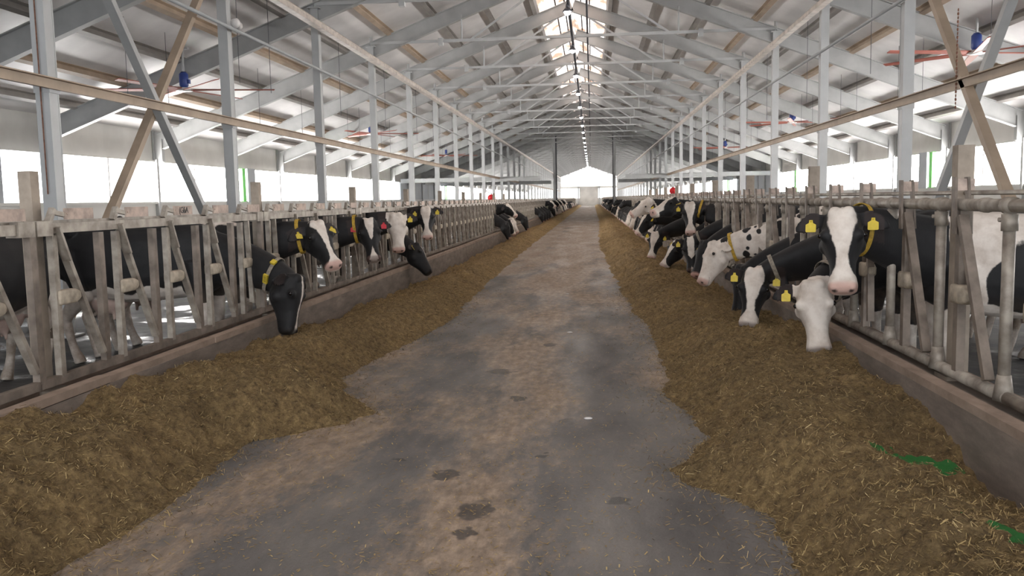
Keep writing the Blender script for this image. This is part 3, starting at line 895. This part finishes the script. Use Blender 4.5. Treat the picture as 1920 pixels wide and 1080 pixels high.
    for q in whites: white = np.where(body_m, np.maximum(white, patch(*q)), white)
    for q in blacks: white = np.where(body_m, np.minimum(white, -patch(*q)), white)
    if spots:
        elig = np.nonzero((x > .0) & (z > .75) & ~hmask)[0]; sel = rg.choice(elig, spots * 3, replace=False); c_ = 0
        for j in sel:
            if c_ >= spots: break
            pt = co[j]
            if pt[0] < -.2 or pt[2] < .75 or hmask[j]: continue
            r_ = rg.choice([.02, .025, .035, .05, .07]); dd = np.sqrt(((co - pt) ** 2).sum(1))
            white = np.minimum(white, (dd - r_) + nzf(25, .006)); c_ += 1
    if base < 0:
        white = np.where(body_m & (z < 1.0), np.maximum(white, legw - z + nz_), white)
        white = np.where(body_m & (z < .9) & (x < -.2) & (x > -1.45), np.maximum(white, (bellyw - z) + nz_), white)
    if face == 'white': white = np.where(hmask & (np.abs(hv) < .16), 1, white); white = np.where(hmask & (np.abs(hv) >= .16), -1 if base < 0 else 1, white)
    if face == 'black': white = np.where(hmask, -1, white)
    if blaze:
        bw = np.interp(hu, [a for a, _ in blaze], [b_ for _, b_ in blaze]) - np.abs(hv - boff)
        bw = bw + nzf(30, .003)
        lim = np.where(hu > .47, 1, hw + .10)
        white = np.where(hmask, np.maximum(white if face == 'white' else -1, np.minimum(bw, lim)), white)
    # pale rim on udder
    ud = (((x + 1.12) / .25) ** 2 + (y / .2) ** 2 + ((z - .60) / .2) ** 2) < 1
    pink = np.zeros(n); pink[ud & (z < .66)] = .55
    mz = np.clip((hu - .512) / .03, 0, 1) * (np.clip((hw + .14) / .03, 0, 1)) * hmask
    pink = np.maximum(pink, mz * .75 * pinkn)
    dark = mz * .85 * (1 - pinkn)
    for sd in (-1, 1):
        dn_ = np.sqrt((hu - .572) ** 2 + (hv - sd * .055) ** 2 + ((hw + .062)) ** 2)
        dark = np.maximum(dark, np.clip((.024 - dn_) / .008, 0, 1) * .95)
    dark = np.maximum(dark, np.clip(1 - np.abs(hw + .145 + (hu - .58) * .35) / .007, 0, 1) * (hu > .48) * hmask * .7)
    for sd in (-1, 1):    # skin round the eye
        de = np.sqrt((hu - .182) ** 2 + (hv - sd * .160) ** 2 + ((hw + .012)) ** 2)
        dark = np.maximum(dark, np.clip((.030 - de) / .01, 0, 1) * .8)
    ear = hmask & (np.abs(hv) > .155) & (hu < .14)
    nr = np.empty(n * 3, np.float32); me.vertices.foreach_get('normal', nr); nr = nr.reshape(-1, 3)
    facing_ = nr @ np.array(nrm(w + u * .3))
    if base < 0 and face != 'white' or True:
        pink = np.maximum(pink, np.where(ear & (facing_ > .55) & (np.abs(hv) < .29), .035, 0))
    dirt = np.clip((.85 - z) / .5, 0, 1) * body_m * .8
    for nm, arr in (('white', white * 1.0 + .5), ('pink', pink), ('darken', dark), ('dirt', dirt)):
        at_ = me.attributes.new(nm, 'FLOAT', 'POINT'); at_.data.foreach_set('value', arr.astype(np.float32))
    return me, dict(P=P, u=u, v=v, w=w, nc=nc, hp=hp)

def add_parts(o, fr_, tags=('yellow', 'yellow'), collar=None):
    hp, u, v, w = fr_['hp'], fr_['u'], fr_['v'], fr_['w']
    for sd, tg in zip((-1, 1), tags):
        a = MB(); a.sphere(hp(.180, sd * .147, -.012), .020, 12, 8); a.build('eye', M['eye'], o)
        if tg:
            e0 = hp(.03, sd * .10, -.065); ed = nrm(v * sd - w * .30 - u * .02)
            c_ = e0 + ed * .115 - V((0, 0, .012)) + w * .024
            dn_ = nrm(V((0, 0, -1)) - w * V((0, 0, -1)).dot(w)) if abs(w.z) < .9 else u
            rt = dn_.cross(w)
            a = MB()
            pts = [(-.012, -.01), (.012, -.01), (.014, .012), (.036, .026), (.036, .078), (.030, .084), (-.030, .084), (-.036, .078), (-.036, .026), (-.014, .012)]
            F1 = [c_ + rt * p_ + dn_ * q_ + w * (.004 + .01 * q_) for p_, q_ in pts]; F2 = [p_ - w * .004 for p_ in F1]; k_ = len(pts)
            a.add(F1 + F2, [tuple(range(k_)), tuple(range(2 * k_ - 1, k_ - 1, -1))] + [(i, (i + 1) % k_, k_ + (i + 1) % k_, k_ + i) for i in range(k_)])
            a.sphere(c_ + w * .008, .008, 8, 6)
            a.build('ear_tag', M[tg], o)
    if collar:
        p, d_, lat, up, ww, hh = fr_['nc'][-4]
        p = (p + fr_['nc'][-3][0]) / 2; ww = (ww + fr_['nc'][-3][4]) / 2; hh = (hh + fr_['nc'][-3][5]) / 2
        rings = []
        nn = 32; vs = []; fs = []
        for k in range(nn):
            t = 2 * math.pi * k / nn; ct, st = math.cos(t), math.sin(t)
            r_ = lat * (math.copysign(abs(ct) ** (2 / 2.2), ct) * (ww + .014)) + up * (math.copysign(abs(st) ** (2 / 2.2), st) * (hh * (.85 if st > 0 else 1.1) + .016))
            n_ = r_.normalized()
            for q, e in ((-.02, 0), (.02, 0), (.02, .006), (-.02, .006)): vs.append(p + r_ + d_ * q + n_ * e)
        for k in range(nn):
            k2 = (k + 1) % nn
            for j in range(4): fs.append((k * 4 + j, k * 4 + (j + 1) % 4, k2 * 4 + (j + 1) % 4, k2 * 4 + j))
        a = MB(); a.add(vs, fs, False); st_ = a.build('neck_strap', M[collar], o)
        return st_, (p, d_, lat, up, ww, hh)
    return None, None

COWS = []
def cow(side, gapy, poll, muz, facing, label, group=None, dxb=.52, dyb=0, turn=0, tags=('yellow', 'yellow'), collar=None, **kw):
    """world coordinates in, one cow out"""
    loc = V((side * (RAIL + dxb), gapy + dyb, 0)); rz = (math.pi if side > 0 else 0) + turn
    R = Matrix.Rotation(-rz, 3, 'Z')
    lp = R @ (V(poll) - loc); lm = R @ (V(muz) - loc); lf = R @ V(facing)
    me, fr_ = cow_mesh(lp, lm, lf, **kw)
    o = bpy.data.objects.new('dairy_cow', me); col.objects.link(o); o.location = loc; o.rotation_euler = (0, 0, rz)
    tag(o, label, 'cow', group)
    st = add_parts(o, fr_, tags, collar)
    COWS.append(o)
    return o, fr_, st

GF = 'cows feeding through the barrier'
c = V((CX, 0, H))
# --- right, near
cow(1, 6.98, (2.41, 6.45, 1.49), (2.36, 6.20, .92), (-.28, -1, .05), 'black and white cow with wide white blaze and pink nose looking straight out', GF,
    voxel=.0125, blaze=B_WIDE, whites=((-.30, 1.25, .34, .38, 0), (-.9, 1.0, .42, .42, 1), (-.2, .5, .35, .35, 0)), blacks=((-.42, .92, .16, .30, 1), (-.75, 1.0, .1, .16, 1)), tags=('yellow', 'yellow'), collar='yellowstrap', seed=1, dxb=.48, turn=-.08, legw=.62)
cow(1, 7.92, (2.41, 7.25, .90), (2.43, 7.08, .37), (-.25, -1, .15), pinkn=.25, label='white faced cow eating, just below the cow looking straight out', group=GF,
    voxel=.0135, face='white', whites=((-.6, 1.2, .3, .3, 1),), tags=(None, 'yellow'), collar='greystrap', seed=2)
cow(1, 8.85, (2.26, 8.95, .86), (2.15, 8.80, .27), (-.35, -1, .25), pinkn=.3, label='cow with black cheeks and crooked white blaze, muzzle down in the right heap', group=GF,
    voxel=.014, blaze=B_WIDE, boff=-.01, tags=('yellow', 'yellow'), collar='greystrap', seed=3)
cow(1, 9.78, (2.34, 10.15, .80), (2.22, 10.15, .22), (-.8, -.5, .2), 'black necked cow whose head is hidden behind the crooked blaze', GF,
    voxel=.018, tags=(None, None), seed=4)
cow(1, 11.6, (2.26, 12.0, .98), (1.99, 11.8, .43), (-1, -.25, .35), 'white cow with black spots on its neck and a yellow strap', GF,
    voxel=.014, base=1, spots=70, tags=(None, None), collar='yellowstrap', seed=5, blacks=((-.9, 1.2, .4, .3, 0),))
cow(1, 14.35, (2.39, 13.9, .90), (2.14, 13.7, .36), (-.9, -.5, .3), 'black cow eating behind the spotted white cow', GF, voxel=.018, tags=(None, 'yellow'), seed=6)
cow(1, 15.27, (2.34, 15.5, .88), (2.36, 15.35, .31), (-.1, -1, .2), 'cow eating below the pale nosed cow, white patch on its forehead', GF, voxel=.018, blaze=[(0, .055), (.05, .06), (.3, .055), (.36, .0), (.42, -.02), (.6, .04)], collar='greystrap', pinkn=.3, seed=7)
cow(1, 16.18, (2.42, 16.3, 1.49), (2.41, 16.05, .91), (-.12, -1, .05), 'distant cow facing out above the others, straight white blaze and pink nose', GF, voxel=.016, blaze=B_WIDE, collar='yellowstrap', seed=8)
cow(1, 17.1, (2.32, 17.6, .72), (1.95, 17.5, .24), (-.75, -.6, .4), 'cow eating with a white stripe slanting down its dark face', GF, voxel=.018, blaze=B_MID, collar='greystrap', pinkn=.6, seed=9)
cow(1, 17.3 + .75, (2.24, 17.4, 1.57), (1.66, 17.1, 1.33), (-.3, -.15, 1), 'cow lifting its head sideways with nose towards the aisle, white edged black cheek', GF, voxel=.018, blaze=[(-.05, .06), (.2, .07), (.35, .09), (.45, .12), (.62, .2)], seed=10, turn=.1)
cow(1, 21.0, (2.0, 21.0, 1.56), (1.5, 21.0, 1.24), (-.3, -.6, 1), 'pale headed cow reaching its muzzle sideways over the aisle', GF, voxel=.02, face='white', seed=11)
cow(1, 19.8, (2.06, 20.0, .80), (1.93, 19.9, .26), (-.4, -1, .2), 'cow eating, broad white face pointing down, under the reaching muzzle', GF, voxel=.02, blaze=B_WIDE, seed=12)
cow(1, 22.6, (2.05, 22.7, 1.17), (1.72, 22.6, .72), (-.8, -.5, .5), 'cow with lowered head and diagonal white blaze beyond the pale headed cow', GF, voxel=.02, blaze=B_MID, seed=13)
# --- left, near
o1, f1, st1 = cow(-1, 8.80, (-2.34, 8.60, .88), (-2.35, 8.48, .24), (1, -.12, .05), 'black cow with its muzzle down in the left heap, yellow tagged strap', GF,
    voxel=.013, blaze=B_THIN, tags=(None, None), collar='greystrap', pinkn=.0, seed=21, bellyw=.78, legw=.66, turn=0)
cow(-1, 9.58, (-2.47, 9.62, 1.40), (-2.13, 9.36, .90), (.75, -.8, .35), 'black cow looking over the aisle, slanted white blaze, yellow strap', GF,
    voxel=.0135, blaze=B_WIDE[:2] + [(.10, .065), (.2, .045), (.32, .026), (.42, .024), (.49, .045), (.53, .08), (.62, .2)], collar='yellowstrap', seed=22, whites=((-.5, 1.38, .42, .16, 0), (-.95, 1.35, .1, .2, 0)))
cow(-1, 11.83, (-2.43, 11.8, 1.38), (-2.29, 11.55, .80), (.35, -1, .1), 'black cow with a white wedge on its forehead and red ear tags', GF,
    voxel=.015, blaze=B_V, tags=('redtag', 'redtag'), collar='yellowstrap', pinkn=.4, seed=23)
cow(-1, 13.35, (-2.38, 13.3, 1.43), (-2.32, 13.1, .86), (.12, -1, .1), 'white faced cow with black ears in the middle of the left group', GF,
    voxel=.015, face='white', seed=24, tags=('yellow', 'yellow'))
cow(-1, 16.39, (-2.44, 16.05, 1.50), (-2.39, 15.85, .94), (.1, -1, .05), 'farthest looking cow of the left group, white blaze and wide black ears', GF, voxel=.017, blaze=B_WIDE, seed=25)
cow(-1, 15.62, (-2.50, 15.4, .85), (-2.14, 15.25, .34), (.8, .2, .6), 'dark cow stretching down to the left heap, short white blaze', GF, voxel=.017, blaze=[(0, .03), (.1, .04), (.3, .02), (.34, -.02), (.62, -.02)], pinkn=0, seed=26)
# standing side-on behind the left barrier
me, fr_ = cow_mesh((.75, .0, 1.35), (1.1, .0, .95), (.5, 0, 1), voxel=.018, seed=31, bellyw=.70, legw=.4, tags_=None) if False else cow_mesh((.75, .0, 1.35), (1.1, .0, .95), (.5, 0, 1), voxel=.018, seed=31, bellyw=.72, legw=.4)
o = bpy.data.objects.new('dairy_cow', me); col.objects.link(o); o.location = (-4.75, 6.35, 0); o.rotation_euler = (0, 0, -math.pi / 2); add_parts(o, fr_, (None, None))
tag(o, 'black cow standing side-on behind the left barrier, cut off by the picture edge', 'cow')
# further standing cows in the pens
me, fr_ = cow_mesh((.72, .1, 1.45), (1.15, .2, 1.2), (.3, 0, 1), voxel=.022, seed=32, whites=((-.4, 1.1, .3, .4, 0), (-1.3, 1.2, .25, .3, 0)), blaze=B_MID)
STAND = [(-6.7, 12.4, 1.57, 'pied cow standing in the pen behind the black side-on cow'), (-6.7, 18.4, 1.57, 'pied cow standing deep in the left pen, behind the looking cows'), (6.7, 12.6, -1.57, 'pied cow standing deep in the right pen, behind the cow with pink nose'), (6.7, 17.4, -1.57, 'pied cow standing in the right pen far behind the barrier')]
for x, y, rz, lab in STAND:
    o = bpy.data.objects.new('dairy_cow', me); col.objects.link(o); o.location = (x, y, 0); o.rotation_euler = (0, 0, rz); tag(o, lab, 'cow')

# yellow transponders on the near left cow's strap
stp, (p, d_, lat, up, ww, hh) = st1
for ang, L_ in ((-.35, .10), (.62, .055)):
    best = None
    for sg in (1, -1):
        r_ = lat * sg * math.cos(ang) * (ww + .03) + up * math.sin(ang) * (hh + .02)
        # camera side is -Y in world; cow local frame equals world frame turned by 0
        if best is None or (r_.y < best.y): best = r_
    n_ = best.normalized(); tt = nrm(d_.cross(n_))
    a = MB(); a.box(p + best, (.05, L_, .024), Matrix((d_, tt, n_)).transposed()); tg_ = a.build('transponder', M['yellow'], stp)
    if L_ > .08:
        a = MB()
        for q in (-.024, -.008, .008, .024): a.box(p + best + n_ * .0125 + tt * q, (.03, .004, .002), Matrix((d_, tt, n_)).transposed()); 
        a.build('number_mark', M['ink'], stp)

# --- far cows: three masters with their own look, copied down both kerbs
masters = []
for sd, (dp, dm, fc, bz, fcw, bs) in enumerate([
        ((.95, .0, .85), (1.2, -.05, .30), (1, -.3, .3), B_MID, None, -1),
        ((1.0, .1, .80), (1.15, .05, .25), (1, .3, .2), None, 'black', -1),
        ((.98, -.1, .90), (1.25, -.15, .38), (1, -.6, .4), None, 'white', -1),
        ((1.02, .0, .85), (1.3, .05, .33), (1, 0, .4), B_WIDE, None, 1),
        ((.92, -.1, 1.45), (1.35, -.2, 1.05), (.6, -.5, .8), B_WIDE, None, -1)]):
    me, _ = cow_mesh(dp, dm, fc, voxel=.03, blaze=bz, face=fcw, base=bs, seed=50 + sd, whites=((-.5, 1.2, .3, .25, 0),), blacks=((-1.2, 1.1, .3, .3, 0), (.1, 1.1, .25, .3, 0)) if bs > 0 else ())
    masters.append(me)
rnd = random.Random(5)
def far(side, y, mi):
    o = bpy.data.objects.new('dairy_cow', masters[mi]); col.objects.link(o)
    o.location = (side * (RAIL + .52), y, 0)
    o.rotation_euler = (0, 0, math.pi if side > 0 else 0)
    if side > 0: o.scale = (1, -1, 1) if False else (1, 1, 1)
    tag(o, f'small distant cow feeding through the {SIDE[side]} barrier, far down the barn', 'cow', f'distant cows feeding on the {SIDE[side]}')
y = 4.84 + .915 * 20 + .23
while y < 150:
    if rnd.random() < .85 and not 76.5 < y < 83: far(1, y, rnd.choice([0, 0, 1, 2, 3, 0, 1, 4]))
    y += .915 if y < 70 else 1.83
for y, mi, lab in ((30.9, 1, 'all black cow feeding, first of the small distant group on the left kerb'), (31.7, 4, 'cow with raised blazed head in the small distant group on the left kerb'), (32.5, 0, 'cow with narrow blaze feeding in the middle of the distant left group'), (33.2, 2, 'white faced cow feeding, last of the small distant group on the left kerb'), (39.8, 1, 'lone black cow feeding between two distant groups on the left kerb')):
    far(-1, y, mi); bpy.context.scene.collection.objects[-1]['label'] = lab
y = 50.0
while y < 150:
    if rnd.random() < .7 and not 76.5 < y < 83: far(-1, y, rnd.choice([0, 1, 1, 2, 1, 4]))
    y += 1.5

# ------------------------------------------------------------ ceiling fans, brushes, chain
f = empty('ceiling_fan', (-9.3, 21, 4.45))
a = MB(); a.tube([(0, 0, .42), (0, 0, 1.0)], .03, 8); a.box((0, 0, 1.0), (.3, .1, .04)); a.build('drop_rod', M['column'], f)
a = MB(); a.tube([(0, 0, .05), (0, 0, .12), (0, 0, .38), (0, 0, .44)], [.07, .11, .11, .06], 14); a.box((.1, 0, .2), (.1, .09, .1)); a.build('motor', M['blue'], f)
a = MB(); a.tube([(0, 0, -.02), (0, 0, .05)], .2, 16); a.build('hub', M['white_blob'], f)
for k in range(6):
    an = k * math.pi / 3 + .25
    a = MB(); d_ = V((math.cos(an), math.sin(an), 0)); t = V((-d_.y, d_.x, .25)).normalized()
    vs = []
    for r_, w_ in ((.15, .09), (2.15, .06)):
        for q, e in ((-1, 0), (1, 0), (1, .02), (-1, .02)): vs.append(d_ * r_ + t * w_ * q + V((0, 0, e)))
    a.add(vs, [(0, 1, 2, 3), (7, 6, 5, 4), (0, 4, 5, 1), (1, 5, 6, 2), (2, 6, 7, 3), (3, 7, 4, 0)]); a.build('blade', M['red'], f)
if True: pass
FL = {(-1, 21): 'nearest ceiling fan above the left pen, blue motor and red blades', (-1, 39.3): 'second ceiling fan above the left pen, small blue motor', (-1, 60): 'third and smallest ceiling fan above the left pen',
      (1, 21): 'nearest ceiling fan above the right pen, partly hidden by the brace', (1, 39.3): 'second ceiling fan above the right pen, blue motor and red blades', (1, 58.5): 'third ceiling fan above the right pen, small blue motor'}
for (s, y), lab in FL.items():
    o = f if (s, y) == (-1, 21) else dup(f, (s * 9.3, y, 4.7))
    tag(o, lab, 'ceiling fan', 'ceiling fans over the pens')
for s, y, z in ((-1, 54.43, 1.76), (1, 54.43, 1.95)):
    r0 = empty('cow_brush', (s * 5.6, y, z))
    a = MB(); a.tube([(0, -.3, 0), (0, .3, 0)], .22, 16); a.tube([(0, -.34, 0), (0, -.3, 0)], .1, 10); a.build('bristles', M['brushred'], r0)
    a = MB(); a.bar((0, 0, .25), (s * .36, 0, .45), .06, .06); a.box((s * .36, 0, .45), (.03, .2, .3)); a.tube([(0, 0, .1), (0, 0, .3)], .04, 8); a.build('bracket', M['steel'], r0)
    tag(r0, f'red rotating cow brush on a {SIDE[s]} column, far down the pen', 'cow brush')
a = MB()
for k in range(26): a.sphere((0, 0, -k * .055), .016, 6, 4, (1, .6, 1.6) if k % 2 else (.6, 1, 1.6))
tag(a.build('hanging_chain', M['rope'], loc=(5.9, 13.4, 4.2)), 'rusty chain hanging in front of the right cross brace', 'chain')
a = MB(); a.bar((-COLX + .0, FY(2) - .13, 1.8), (-COLX, FY(2) - .13, 6.2), .012, .012); tag(a.build('column_cable', M['rope']), 'thin rusty cable down the nearest left column', 'cable')
for s in (-1, 1):
    a = MB(); a.sphere((0, 0, 0), .09, 10, 8); a.sphere((0, .16, -.02), .07, 10, 8); a.tube([(0, 0, .0), (s * .1, 0, -.08)], .02, 6)
    tag(a.build('security_camera', M['white_blob'], loc=(s * 5.8, FY(3) - .14, 4.92 if s < 0 else 4.98)), f'small white double housing fixed to a {SIDE[s]} column at the pale pipe', 'camera')
# low stall rails in the pens
for s in (-1, 1):
    for x in (7.2, 10.6):
        a = MB()
        a.tube([(s * x, 6, 1.05), (s * x, 60, 1.05)], .03, 6)
        y = 6
        while y < 60:
            a.tube([(s * x, y, 0), (s * x, y, 1.1)], .03, 6)
            a.tube([(s * x, y, 1.05), (s * (x + .9), y, 1.0), (s * (x + 1.15), y, .75), (s * (x + .9), y, .45), (s * x, y, .4)], .025, 6)
            y += 1.2
        where = 'nearer' if x < 8 else 'farther'
        tag(a.build('stall_divider_row', M['galvd']), f'{where} row of looped stall dividers in the {SIDE[s]} pen', 'stall dividers')
# white spill stains and pebbles on the aisle
for x, y in ((.59, 6.33), (-.33, 39.2), (.35, 10.5), (.2, 14.8)):
    a = MB(); a.sphere((0, 0, .004), .035, 8, 5, (1, .6, .25)); tag(a.build('pale_crumb', M['white_blob'], loc=(x, y, 0)), 'small pale lump lying on the aisle floor', 'crumb', 'pale lumps on the aisle')
print('objects', len(bpy.data.objects))
